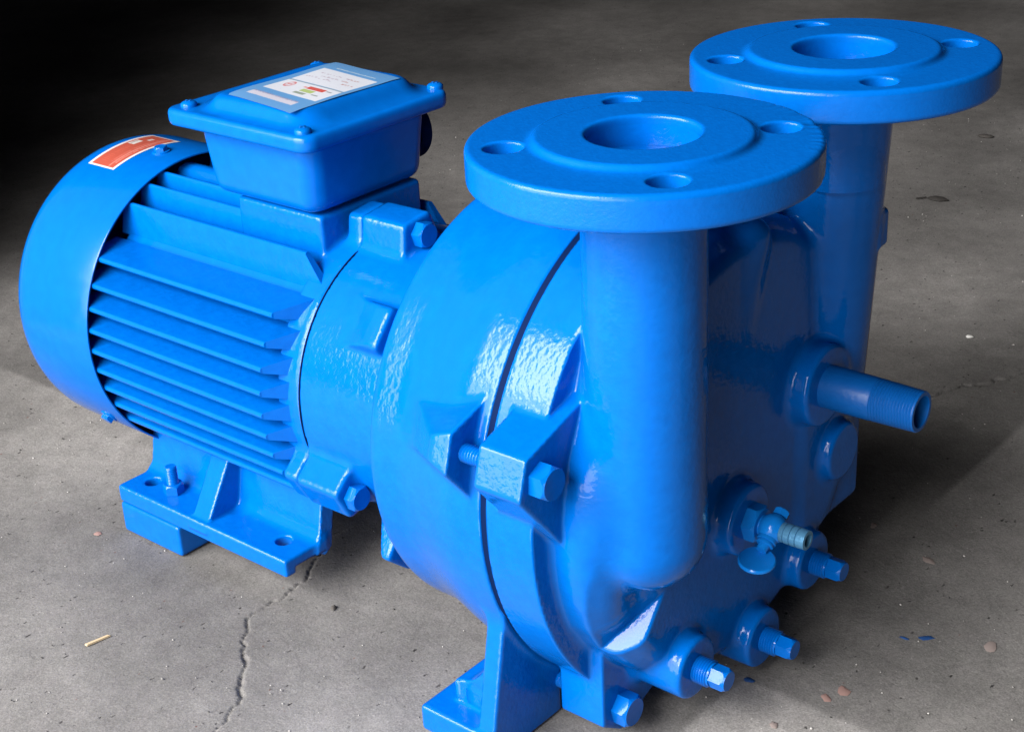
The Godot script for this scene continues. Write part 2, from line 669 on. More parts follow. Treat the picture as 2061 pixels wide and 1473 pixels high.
	func f_flange(p: Vector3) -> float:
		# centred on the origin, face at y = 0
		lab = 0
		var r := Vector2(p.x, p.z).length()
		var d := cyl_y(p, 0, 0, 0.0825, -0.0205, -0.0028, 0.0026)
		d = smin(d, cyl_y(p, 0, 0, 0.0510, -0.012, 0.0, 0.0018), 0.004)
		d = smax(d, 0.0268 - r, 0.002)
		var q := Vector2(absf(p.x), absf(p.z)) - Vector2(0.0455, 0.0455)
		return smax(d, 0.0092 - q.length(), 0.0012)


	func f_flange_rough(p: Vector3) -> float:
		var d := f_flange(p)
		var a := atan2(p.z, p.x)
		var r := Vector2(p.x, p.z).length()
		if r > 0.074 and absf(a - 0.75) < 0.75:
			var w := 1.0 - absf(a - 0.75) / 0.75
			d += (0.0020 * maxf(wob2.get_noise_2d(a * 0.09, p.y * 0.5), 0.0) + 0.0006 * wob2.get_noise_2d(a * 0.3, p.y * 1.5)) * w * clampf((r - 0.074) / 0.006, 0, 1)
		return d


	func f_block(p: Vector3) -> float:
		lab = 0
		return bx(p, Vector3(0, 0.0118, 0), Vector3(0.0128, 0.0118, 0.0322), 0.0022)

	# faces shut inside the joints, which nothing can see
	func h_stator(p: Vector3) -> bool:
		return Vector2(p.x - MX, p.y - MY).length() < 0.076

	func h_casing(p: Vector3) -> bool:
		var r := Vector2(p.x, p.y - CY).length()
		return r < 0.118 and p.z > -0.1 or r < 0.066

	func h_cover(p: Vector3) -> bool:
		return p.z < -0.045 and Vector2(p.x, p.y - CY).length() < 0.118

	func h_none(_p: Vector3) -> bool:
		return false

	func work(f: Callable, lo: Vector3, hi: Vector3, c: float, hid: Callable) -> void:
		done = nets(f, lo, hi, c, hid)


func cast_all() -> void:
	# each casting is meshed on a thread of its own
	var k: Array[Cast] = []
	for n in 9:
		var c := Cast.new()
		c.wob = wob
		c.wob2 = wob2
		k.append(c)
	var jobs := [
		["cover", k[0], k[0].f_cover, Vector3(-0.178, -0.006, -0.0665), Vector3(0.178, 0.347, 0.036), 0.0016, k[0].h_cover],
		["casing", k[1], k[1].f_casing, Vector3(-0.178, -0.003, -0.166), Vector3(0.178, 0.325, -0.062), 0.0017, k[1].h_casing],
		["stator", k[2], k[2].f_stator, Vector3(-0.135, -0.004, -0.462), Vector3(0.112, 0.266, -0.243), 0.0017, k[2].h_stator],
		["adapter", k[3], k[3].f_adapter, Vector3(-0.145, 0.015, -0.2555), Vector3(0.12, 0.275, -0.149), 0.0017, k[3].h_stator],
		["flange_rough", k[4], k[4].f_flange_rough, Vector3(-0.087, -0.0245, -0.087), Vector3(0.087, 0.004, 0.087), 0.0013, k[4].h_none],
		["flange", k[5], k[5].f_flange, Vector3(-0.087, -0.0245, -0.087), Vector3(0.087, 0.004, 0.087), 0.0013, k[5].h_none],
		["lid", k[6], k[6].f_lid, Vector3(-0.088, 0.296, -0.387), Vector3(0.056, 0.328, -0.238), 0.0015, k[6].h_none],
		["box", k[7], k[7].f_box, Vector3(-0.078, 0.25, -0.378), Vector3(0.056, 0.308, -0.246), 0.0016, k[7].h_none],
		["block", k[8], k[8].f_block, Vector3(-0.017, -0.003, -0.036), Vector3(0.017, 0.028, 0.036), 0.0014, k[8].h_none],
	]
	var running := []
	for j: Array in jobs:
		var t := Thread.new()
		t.start((j[1] as Cast).work.bind(j[2], j[3], j[4], j[5], j[6]))
		running.append([j[0], j[1], t])
	for r: Array in running:
		(r[2] as Thread).wait_to_finish()
		castings[r[0]] = (r[1] as Cast).done


# ================================================================ floor
var crack_a := PackedVector2Array([Vector2(-0.028, -0.318), Vector2(-0.0531, -0.3089), Vector2(-0.0769, -0.2935), Vector2(-0.1073, -0.2896), Vector2(-0.1298, -0.2911), Vector2(-0.1458, -0.28), Vector2(-0.1635, -0.2587), Vector2(-0.1856, -0.2374), Vector2(-0.1959, -0.2269), Vector2(-0.2098, -0.2219), Vector2(-0.2243, -0.2159), Vector2(-0.26, -0.195), Vector2(-0.33, -0.16)])
var crack_b := PackedVector2Array([Vector2(0.36, -0.088), Vector2(0.3861, -0.0803), Vector2(0.4048, -0.0767), Vector2(0.4341, -0.0695), Vector2(0.4533, -0.0528), Vector2(0.4866, -0.0375), Vector2(0.5273, -0.017), Vector2(0.60, 0.01)])
var crack_c := PackedVector2Array([Vector2(0.90, -0.339), Vector2(0.961, -0.345), Vector2(1.0156, -0.347)])
var wob: FastNoiseLite
var wob2: FastNoiseLite


func crack_depth(p: Vector2, line: PackedVector2Array, wide: float, deep: float) -> float:
	var best := 1.0
	var q := p + Vector2(wob.get_noise_2d(p.x, p.y), wob.get_noise_2d(p.x + 7, p.y - 3)) * 0.0034
	for k in line.size() - 1:
		best = minf(best, q.distance_to(Geometry2D.get_closest_point_to_segment(q, line[k], line[k + 1])))
	var w := wide * (1.0 + 0.6 * wob2.get_noise_2d(p.x, p.y))
	return -deep * clampf(1.0 - best / maxf(w, 0.0004), 0, 1) - deep * 0.05 * clampf(1.0 - best / (wide * 4), 0, 1)


func spread(a: float, b: float, step: float) -> Array:
	var o := []
	var n := int(round((b - a) / step))
	for k in n:
		o.append(a + (b - a) * k / n)
	return o


func floor_and_unseen_wall() -> void:
	var und := noise(7.0, 21, 4)
	var xs := [-12.0, -4.0, -1.5, -0.8] + spread(-0.55, -0.27, 0.012) + spread(-0.27, -0.03, 0.0010) + spread(-0.03, 0.36, 0.012) + spread(0.36, 0.56, 0.0016) + spread(0.56, 0.60, 0.005) + spread(0.60, 2.4, 0.03) + [2.4, 3.5, 6.0, 14.0, 40.0]
	var zs := [-40.0, -12.0, -6.0, -3.6] + spread(-2.8, -1.0, 0.03) + spread(-1.0, -0.33, 0.012) + spread(-0.33, -0.19, 0.0010) + spread(-0.19, -0.10, 0.006) + spread(-0.10, -0.005, 0.0016) + spread(-0.005, 0.02, 0.006) + spread(0.02, 0.4, 0.012) + [0.4, 0.7, 1.5, 4.0, 12.0]
	var pos := PackedVector3Array()
	var uvs := PackedVector2Array()
	var ca := Rect2(-0.28, -0.34, 0.27, 0.20)
	var cb := Rect2(0.34, -0.10, 0.28, 0.13)
	for z: float in zs:
		for x: float in xs:
			var y := 0.0
			var p := Vector2(x, z)
			if absf(x) < 2.3 and absf(z) < 2.7:
				y = und.get_noise_2d(x, z) * 0.0012 - 0.0009
			if ca.has_point(p):
				y += crack_depth(p, crack_a, 0.0011, 0.0026)
			elif cb.has_point(p):
				y += crack_depth(p, crack_b, 0.0017, 0.0045)
			pos.append(Vector3(x, y, z))
			uvs.append(p)
	var idx := PackedInt32Array()
	var n := xs.size()
	for j in zs.size() - 1:
		for i in n - 1:
			var a := j * n + i
			idx.append_array(PackedInt32Array([a, a + 1, a + n + 1, a, a + n + 1, a + n]))
	var arr := []
	arr.resize(Mesh.ARRAY_MAX)
	arr[Mesh.ARRAY_VERTEX] = pos
	arr[Mesh.ARRAY_TEX_UV] = uvs
	arr[Mesh.ARRAY_TEX_UV2] = uvs
	arr[Mesh.ARRAY_INDEX] = idx
	var st := SurfaceTool.new()
	st.create_from_arrays(arr)
	st.generate_normals()
	var mesh := st.commit()
	# concrete: fine grain with pits and pale grit, blotches over it at a larger scale
	var size := 1024
	var img := Image.create(size, size, false, Image.FORMAT_RGB8)
	var hgt := Image.create(size, size, false, Image.FORMAT_RGB8)
	var n1 := noise(0.02, 5, 4)
	var n2 := noise(0.14, 6, 2)
	n2.domain_warp_enabled = true
	var rng := RandomNumberGenerator.new()
	rng.seed = 77
	for y in size:
		for x in size:
			# seamless by folding two copies
			var fx := float(x) / size
			var a := n1.get_noise_2d(x, y) * (1 - fx) + n1.get_noise_2d(x - size, y) * fx
			var b := n2.get_noise_2d(x, y)
			var g := 0.51 + a * 0.045 + b * 0.045 + rng.randfn(0, 0.032)
			img.set_pixel(x, y, Color(g * 1.012, g * 1.0, g * 0.982))
			hgt.set_pixel(x, y, Color.WHITE * clampf(0.5 + a * 0.35 + b * 0.35 + rng.randfn(0, 0.08), 0, 1))
	for k in 60:
		# short drag marks, all much the same way
		var p := Vector2(rng.randi_range(40, size - 40), rng.randi_range(40, size - 40))
		var dir := Vector2(0.5, 0.86).rotated(rng.randfn(0, 0.25))
		var v := rng.randf_range(-0.07, 0.03)
		for q in rng.randi_range(8, 34):
			var c := img.get_pixelv(Vector2i(p + dir * q))
			if rng.randf() < 0.7:
				img.set_pixelv(Vector2i(p + dir * q), Color(c.r + v, c.g + v, c.b + v))
	for k in 760:
		var x := rng.randi_range(3, size - 12)
		var y := rng.randi_range(3, size - 8)
		var kind := rng.randf()
		var w := rng.randi_range(1, 3)
		var h := 1 if rng.randf() < 0.7 else 2
		if kind < 0.55:
			var v := rng.randf_range(0.20, 0.34)
			for q in rng.randi_range(1, 4):
				img.fill_rect(Rect2i(x + q, y + rng.randi_range(0, 1), w, h), Color(v, v * 0.98, v * 0.97))
			hgt.fill_rect(Rect2i(x, y, w + 2, h + 1), Color.BLACK)
		elif kind < 0.86:
			var v := rng.randf_range(0.62, 0.85)
			img.fill_rect(Rect2i(x, y, 1, 1), Color(v, v, v * 0.97))
		else:
			img.fill_rect(Rect2i(x, y, w, h), Color(0.46, 0.36, 0.33))
	var m := StandardMaterial3D.new()
	m.albedo_texture = ImageTexture.create_from_image(img)
	m.uv1_scale = Vector3(1.65, 1.65, 1)
	m.roughness = 0.8
	m.metallic_specular = 0.35
	m.heightmap_enabled = true
	m.heightmap_texture = ImageTexture.create_from_image(hgt)
	m.heightmap_scale = 0.03
	var blot := Image.create(512, 512, false, Image.FORMAT_RGB8)
	var n3 := noise(0.012, 15, 5)
	for y in 512:
		for x in 512:
			var v := clampf(0.86 + n3.get_noise_2d(x, y) * 0.28, 0.55, 1.0)
			blot.set_pixel(x, y, Color(v, v * 0.998, v * 0.995))
	m.detail_enabled = true
	m.detail_uv_layer = BaseMaterial3D.DETAIL_UV_2
	m.uv2_scale = Vector3(0.37, 0.37, 1)
	m.detail_blend_mode = BaseMaterial3D.BLEND_MODE_MUL
	m.detail_albedo = ImageTexture.create_from_image(blot)
	var full := Image.create(4, 4, false, Image.FORMAT_RGB8)
	full.fill(Color.WHITE)
	m.detail_mask = ImageTexture.create_from_image(full)
	var o := put("floor", mesh, m, self)
	o.set_meta("kind", "structure")
	o.set_meta("label", "cracked grey concrete floor under the pump")
	# stands out of view, placed to keep the light off the far floor
	var w := put("unseen_wall", box_mesh(Vector3(-0.40, 1.7, -2.90), Vector3(0.3, 1.7, 2.0), 0.004), plain(Color(0.20, 0.19, 0.18), 0.9), self)
	w.set_meta("kind", "structure")
	w.set_meta("label", "plain walling out of view, placed to shade the far floor")


# ================================================================ motor
func fin_mesh(p0: Vector2, p1: Vector2, wide0: float, wide1: float, za: float, zb0: float, zb1: float, za1 := 99.0) -> ArrayMesh:
	# from root p0 to tip p1 in the x-y plane, along z from za; zb0 / zb1 are where root and tip end
	if za1 > 9.0:
		za1 = za
	var u := (p1 - p0).normalized()
	var n := Vector2(-u.y, u.x)
	var len := (p1 - p0).length()
	var prof := [[0.0, wide0], [len - wide1 * 0.6, wide1], [len - wide1 * 0.18, wide1 * 0.72], [len, wide1 * 0.25], [len, -wide1 * 0.25], [len - wide1 * 0.18, -wide1 * 0.72], [len - wide1 * 0.6, -wide1], [0.0, -wide0]]
	var nrm := []
	for k in prof.size():
		var a: Array = prof[k]
		nrm.append((u * clampf(((a[0] as float) - len + wide1 * 0.7) / (wide1 * 0.7), 0, 1) + n * (a[1] as float) / wide1).normalized())
	var st := SurfaceTool.new()
	st.begin(Mesh.PRIMITIVE_TRIANGLES)
	var ring := func(end: int) -> Array:
		var o := []
		for a in prof:
			var s: Vector2 = p0 + u * float(a[0]) + n * float(a[1])
			var t: float = a[0] / len
			o.append(Vector3(s.x, s.y, lerpf(za, za1, t) if end == 0 else lerpf(zb0, zb1, t * t * (3 - 2 * t) * 0.5 + t * 0.5)))
		return o
	var ra: Array = ring.call(0)
	var rb: Array = ring.call(1)
	for k in prof.size() - 1:
		var vs := [ra[k], ra[k + 1], rb[k + 1], rb[k]]
		var ns := [nrm[k], nrm[k + 1], nrm[k + 1], nrm[k]]
		var face := Vector3(nrm[k].x + nrm[k + 1].x, nrm[k].y + nrm[k + 1].y, 0)
		for tr in [[0, 1, 2], [0, 2, 3]]:
			var cr: Vector3 = (vs[tr[1]] - vs[tr[0]]).cross(vs[tr[2]] - vs[tr[0]])
			for j in (tr if cr.dot(face) < 0 else [tr[0], tr[2], tr[1]]):
				st.set_normal(Vector3(ns[j].x, ns[j].y, 0))
				st.add_vertex(vs[j])
	for k in [0, 1, 2]:
		for r: Array in [ra, rb]:
			var s := -1.0 if r == ra else 1.0
			var vs := [r[k], r[k + 1], r[6 - k], r[7 - k]]
			var nn: Vector3 = (vs[1] - vs[0]).cross(vs[3] - vs[0]).normalized()
			if nn.z * s < 0:
				nn = -nn
			for tr in [[0, 1, 2], [0, 2, 3]]:
				var cr: Vector3 = (vs[tr[1]] - vs[tr[0]]).cross(vs[tr[2]] - vs[tr[0]])
				for j in (tr if cr.dot(nn) < 0 else [tr[0], tr[2], tr[1]]):
					st.set_normal(nn)
					st.add_vertex(vs[j])
	return st.commit()


func build_motor() -> void:
	var g := castings.stator as Dictionary
	var stator := put("motor_housing", g[0], M.cast)
	if g.has(1):
		put("motor_foot", g[1], M.cast, stator)
	if g.has(2):
		put("motor_foot", g[2], M.cast, stator)
	if g.has(3):
		put("terminal_box_seat", g[3], M.cast, stator)
	# cooling fins: level ones down each side, upright ones on top
	for y: float in [0.2045, 0.1885, 0.1737, 0.159, 0.1443, 0.1296, 0.115, 0.1004, 0.086]:
		for s: float in [-1.0, 1.0]:
			var dy := y - MY
			var tip := sqrt(0.1052 * 0.1052 - dy * dy)
			var root := sqrt(0.086 * 0.086 - dy * dy)
			put("fin", fin_mesh(Vector2(MX + s * root, y), Vector2(MX + s * tip, y), 0.0070, 0.0021, -0.452, -0.2535, -0.2695), M.cast, stator)
	for f: Array in [[-0.0675, -0.252, -0.269, 0.0018], [-0.0505, -0.331, -0.3375, 0.0018], [-0.0362, -0.34, -0.345, 0.0018], [-0.0127, -0.34, -0.345, 0.0095], [0.0108, -0.34, -0.345, 0.0018], [0.0251, -0.331, -0.3375, 0.0018], [0.0421, -0.252, -0.269, 0.0018]]:
		var dx: float = f[0] - MX
		var tip := sqrt(0.1042 * 0.1042 - dx * dx)
		var root := sqrt(0.086 * 0.086 - dx * dx)
		if f[3] > 0.005:
			tip = 0.1005
		put("fin", fin_mesh(Vector2(f[0], MY + root), Vector2(f[0], MY + tip), f[3] + 0.0014, f[3], -0.452, f[1], f[2], -0.4475), M.cast, stator)
	# fan cover: a deep pressed cup that overlaps the fins
	var pr := PackedVector2Array()
	pr.append(Vector2(0.0, 0.0))
	for k in 13:
		var a := PI / 2 * k / 12
		pr.append(Vector2(0.1074 - 0.03 + 0.03 * sin(a), 0.03 - 0.03 * cos(a)))
	pr.append(Vector2(0.1074, 0.0992))
	pr.append(Vector2(0.1071, 0.1))
	pr.append(Vector2(0.1062, 0.1))
	pr.append(Vector2(0.1059, 0.0992))
	for k in 13:
		var a := PI / 2 * (12 - k) / 12
		pr.append(Vector2(0.1059 - 0.03 + 0.03 * sin(a), 0.0315 - 0.03 * cos(a)))
	pr.append(Vector2(0.0, 0.0015))
	var cover := put("fan_cover", lathe(pr, Transform3D(Basis(Vector3(1, 0, 0), Vector3(0, 0, 1), Vector3(0, -1, 0)), Vector3(MX, MY, -0.54)), 128), M.smooth)
	for a: float in [93.5, 218.3, 338.0]:
		var r := deg_to_rad(a)
		var ax := Vector3(cos(r), sin(r), 0)
		var c := Vector3(MX, MY, -0.466) + ax * 0.1072
		put("cover_screw", hexhead(c, ax, 0.0085, 0.0042, 0.3), M.bolt, cover)
		put("screw_washer", lathe(PackedVector2Array([Vector2(0, -0.002), Vector2(0.0065, -0.002), Vector2(0.0065, 0.0009), Vector2(0.006, 0.0012), Vector2(0, 0.0012)]), xf(c, ax), 28), M.bolt, cover)
	# red and white notice stuck round the top of the cover
	var st := SurfaceTool.new()
	st.begin(Mesh.PRIMITIVE_TRIANGLES)
	for i in 24:
		for tr in [[0, 0], [1, 0], [1, 1], [0, 0], [1, 1], [0, 1]]:
			var t: float = (i + tr[0]) / 24.0
			var s: float = tr[1]
			var a := deg_to_rad(lerpf(111.0, 80.0, t))
			var n := Vector3(cos(a), sin(a), 0)
			st.set_normal(n)
			st.set_uv(Vector2(t, s))
			st.add_vertex(Vector3(MX, MY, lerpf(-0.5085, lerpf(-0.4795, -0.4765, t), s)) + n * 0.1076)
	st.index()
	var sticker := put("notice_sticker", st.commit(), sticker_material(), cover)
	sticker.set_meta("label", "red notice sticker with a white border")
	# the housing between motor and pump, with its bolts
	var h := castings.adapter as Dictionary
	var ad := put("coupling_housing", h[0], M.cast)
	put("joint_gap_shade", lathe(PackedVector2Array([Vector2(0.0885, -0.0004), Vector2(0.09135, -0.0004), Vector2(0.09135, 0.0004), Vector2(0.0885, 0.0004)]), Transform3D(Basis(Vector3(1, 0, 0), Vector3(0, 0, 1), Vector3(0, -1, 0)), Vector3(MX, MY, -0.2498)), 128, true), M.gland_and_gap)  # near-black ring, its colour draws the shade of the narrow gap
	for a: float in [97.5, 208.0, 332.0, 35.0]:
		var r := deg_to_rad(a)
		var c := Vector3(MX + cos(r) * 0.0995, MY + sin(r) * 0.0995, -0.2133)
		bolt(c, Vector3(0, 0, 1), 0.0145, 0.0075, 0.2, 0.0, ad)


func bolt(at: Vector3, axis: Vector3, across: float, high: float, turn: float, stem: float, parent: Node) -> void:
	var o := put("bolt", hexhead(at, axis, across, high, turn), M.bolt, parent)
	if stem > 0.0 and parent == pump:
		put("bolt_thread", thread(at - axis * stem, axis, across * 0.30, stem), M.bolt, o)


# ================================================================ terminal box
func build_terminal_box() -> void:
	var box := put("terminal_box", castings.box[0], M.smooth)
	var lid := put("box_lid", castings.lid[0], M.smooth, box)
	for c: Vector2 in [Vector2(-0.0672, -0.3645), Vector2(-0.0705, -0.2575), Vector2(0.0425, -0.2575), Vector2(0.0425, -0.3645)]:
		var o := Vector3(c.x, 0.3115, c.y)
		var dome := PackedVector2Array([Vector2(0.0052, 0)])
		for k in 7:
			var a := PI / 2 * k / 6
			dome.append(Vector2(0.0052 * cos(a), 0.0018 + 0.0024 * sin(a)))
		put("lid_screw", lathe(dome, Transform3D(Basis(), o), 24), M.bolt, box)
		for k in 2:
			put("screw_slot", box_mesh(o + Vector3(0, 0.00395, 0), [Vector3(0.0022, 0.0004, 0.00045), Vector3(0.00045, 0.0004, 0.0022)][k] as Vector3, 0.0), M.nipple, box)  # bars on the dome, their darker paint stands for shaded slots
	# paper label over the top, drooping a little past the edges
	var st := SurfaceTool.new()
	st.begin(Mesh.PRIMITIVE_TRIANGLES)
	var n := 14
	var pt := func(i: int, j: int) -> Vector3:
		var s := float(i) / n
		var t := float(j) / n
		var x := lerpf(-0.0575, 0.0335, s) - 0.009 * t
		var z := lerpf(-0.3388, -0.272, t) + 0.002 * s
		var y := 0.3216 - 0.0004 * pow(absf(2 * t - 1), 8) - 0.0006 * pow(absf(2 * s - 1), 8) + 0.0002 * sin(s * 9 + t * 4)
		return Vector3(x, y, z)
	for i in n:
		for j in n:
			for c in [[0, 0], [1, 0], [1, 1], [0, 0], [1, 1], [0, 1]]:
				st.set_uv(Vector2((i + c[0]) / float(n), (j + c[1]) / float(n)))
				st.add_vertex(pt.call(i + c[0], j + c[1]))
	st.index()
	st.generate_normals()
	var l := put("paper_label", st.commit(), label_material(), box)
	l.set_meta("label", "pale blue and white paper label with red print")
	# cable entry on the far side
	put("cable_gland", lathe(PackedVector2Array([Vector2(0, 0.016), Vector2(0.010, 0.016), Vector2(0.010, 0.012), Vector2(0.0185, 0.012), Vector2(0.0205, 0.010), Vector2(0.0205, 0)]), xf(Vector3(0.038, 0.281, -0.2885), Vector3(1, 0, 0)), 40), M.gland_and_gap, box)


func strokes(img: Image, r: Rect2i, col: Color, rng: RandomNumberGenerator, gap := 3) -> void:
	# print too small to read, as the photograph shows it
	var x := r.position.x
	while x < r.end.x:
		var w := rng.randi_range(2, 6)
		if rng.randf() < 0.84:
			for k in 3:
				var yy := r.position.y + rng.randi_range(0, maxi(r.size.y - 3, 1))
				img.fill_rect(Rect2i(x, yy, w, 2), col)
			img.fill_rect(Rect2i(x + rng.randi_range(0, w - 1), r.position.y, 2, r.size.y), col)
		x += w + gap


func label_material() -> StandardMaterial3D:
	# u runs to the right across the box, v towards the pump
	var img := Image.create(512, 512, false, Image.FORMAT_RGB8)
	var rng := RandomNumberGenerator.new()
	rng.seed = 5
	img.fill(Color(0.40, 0.62, 0.82))
	var white := Color(0.90, 0.90, 0.92)
	var ink := Color(0.62, 0.58, 0.62)
	# the far heading, the two white panels, the near strip (u across, from the fan end to the pump end is v)
	strokes(img, Rect2i(452, 110, 330 - 110, 1), ink, rng)
	for y in range(120, 430):
		if rng.randf() < 0.8:
			img.fill_rect(Rect2i(442 + rng.randi_range(0, 3), y, 7, 1), Color(0.80, 0.86, 0.90))
	img.fill_rect(Rect2i(262, 62, 160, 420), white)
	img.fill_rect(Rect2i(130, 62, 122, 420), white)
	img.fill_rect(Rect2i(252, 62, 8, 420), Color(0.60, 0.66, 0.70))
	for row: Array in [[372, 120, 400], [342, 150, 380], [316, 90, 440]]:
		var y: int = row[1]
		while y < row[2]:
			var h := rng.randi_range(5, 16)
			if rng.randf() < 0.75:
				img.fill_rect(Rect2i(row[0] + rng.randi_range(-3, 3), y, rng.randi_range(5, 11), h), Color(0.74, 0.68, 0.74).lerp(Color(0.8, 0.55, 0.5), 0.7 if y > 330 else 0.1))
			y += h + 5
	# red ring mark
	for y in range(-30, 31):
		for x in range(-30, 31):
			var d := Vector2(x, y).length()
			if (d < 29 and d > 21) or (absf(x) < 4 and absf(y) < 16) or (absf(y - x * 0.5) < 4 and d < 20):
				img.set_pixel(212 + x, 138 + y, Color(0.86, 0.50, 0.50))
	img.fill_rect(Rect2i(210, 268, 26, 132), Color(0.84, 0.36, 0.32))
	img.fill_rect(Rect2i(214, 242, 12, 20), Color(0.9, 0.6, 0.58))
	img.fill_rect(Rect2i(178, 268, 26, 96), Color(0.72, 0.78, 0.48))
	img.fill_rect(Rect2i(152, 262, 18, 84), Color(0.60, 0.64, 0.58))
	img.fill_rect(Rect2i(222, 408, 8, 40), Color(0.6, 0.6, 0.6))
	img.fill_rect(Rect2i(168, 380, 8, 50), Color(0.6, 0.62, 0.6))
	# near strip with a line of worn print
	for y in range(70, 430):
		var a := 52 + rng.randi_range(-3, 2)
		img.fill_rect(Rect2i(a, y, 38 + rng.randi_range(-4, 3), 1), Color(0.84, 0.82, 0.86))
		if rng.randf() < 0.6:
			img.fill_rect(Rect2i(84 + rng.randi_range(-3, 3), y, 8, 1), Color(0.55, 0.52, 0.64))
	# scuffs
	for k in 260:
		var x := rng.randi_range(0, 500)
		var y := rng.randi_range(0, 500)
		img.fill_rect(Rect2i(x, y, rng.randi_range(1, 4), rng.randi_range(1, 5)), img.get_pixel(x, y).lerp(Color(0.62, 0.72, 0.84), 0.5))
	var m := StandardMaterial3D.new()
	m.albedo_texture = ImageTexture.create_from_image(img)
	m.albedo_color = Color(0.76, 0.78, 0.80)
	m.roughness = 0.5
	return m


func sticker_material() -> StandardMaterial3D:
	var img := Image.create(512, 256, false, Image.FORMAT_RGB8)
	var rng := RandomNumberGenerator.new()
	rng.seed = 8
	img.fill(Color(0.88, 0.86, 0.86))
	img.fill_rect(Rect2i(14, 22, 484, 212), Color(0.74, 0.34, 0.27))
	# faint raised letters and a lower line of small print
	strokes(img, Rect2i(60, 66, 230, 46), Color(0.88, 0.42, 0.34), rng, 12)
	strokes(img, Rect2i(70, 150, 400, 20), Color(0.86, 0.48, 0.42), rng, 3)
	img.fill_rect(Rect2i(22, 178, 470, 10), Color(0.86, 0.55, 0.50))
	strokes(img, Rect2i(60, 196, 400, 16), Color(0.9, 0.62, 0.58), rng, 3)
	img.fill_rect(Rect2i(292, 36, 74, 56), Color(0.86, 0.84, 0.82))
	img.fill_rect(Rect2i(300, 44, 56, 18), Color(0.72, 0.66, 0.66))
	img.fill_rect(Rect2i(390, 92, 42, 30), Color(0.86, 0.78, 0.76))
	var m := StandardMaterial3D.new()
	m.albedo_texture = ImageTexture.create_from_image(img)
	m.albedo_color = Color(0.80, 0.80, 0.80)
	m.roughness = 0.45
	return m


# ================================================================ pump casing
const LUGS := [19.5, 91.5, 163.5, 235.5, 307.5]


func build_casing() -> void:
	var g := castings.casing as Dictionary
	var c := put("pump_casing", g[0], M.cast)
	for k in range(1, 6):
		if g.has(k):
			put("casing_lug", g[k], M.cast, c)
	for k in [6, 7]:
		if g.has(k):
			put("pump_foot", g[k], M.cast, c)
	# dark ring in the joint groove, its colour stands for the deep shade
	put("groove_shade_ring", lathe(PackedVector2Array([Vector2(0.1463, 0.0004), Vector2(0.1463, 0.0056)]), Transform3D(Basis(Vector3(1, 0, 0), Vector3(0, 0, 1), Vector3(0, -1, 0)), Vector3(0, CY, -0.068)), 96), M.gland_and_gap)


# ================================================================ end cover
func build_cover() -> void:
	var g := castings.cover as Dictionary
	var c := put("end_cover", g[0], M.cast)
	if g.has(1):
		put("pipe_stub", g[1], M.cast, c)
	if g.has(2):
		put("pipe_stub", g[2], M.cast, c)
	for k in range(10, 15):
		if g.has(k):
			put("cover_lug", g[k], M.cast, c)
	for k in range(20, 26):
		if g.has(k):
			put("boss", g[k], M.cast, c)
	var near := put("flange", castings.flange_rough[0], M.flange, c)
	near.position = Vector3(-0.0923, 0.3575, 0)
	near.set_meta("label", "near pipe flange with a rough cast rim")
	var far := put("flange", castings.flange[0], M.flange, c)
	far.position = Vector3(0.0923, 0.3575, 0)
	far.set_meta("label", "far pipe flange")
	for s: float in [-1.0, 1.0]:
		put("bore", lathe(PackedVector2Array([Vector2(0.0266, 0), Vector2(0.0258, -0.07), Vector2(0.0, -0.075)]), Transform3D(Basis(), Vector3(s * 0.0923, 0.353, 0)), 64), M.cast, c)


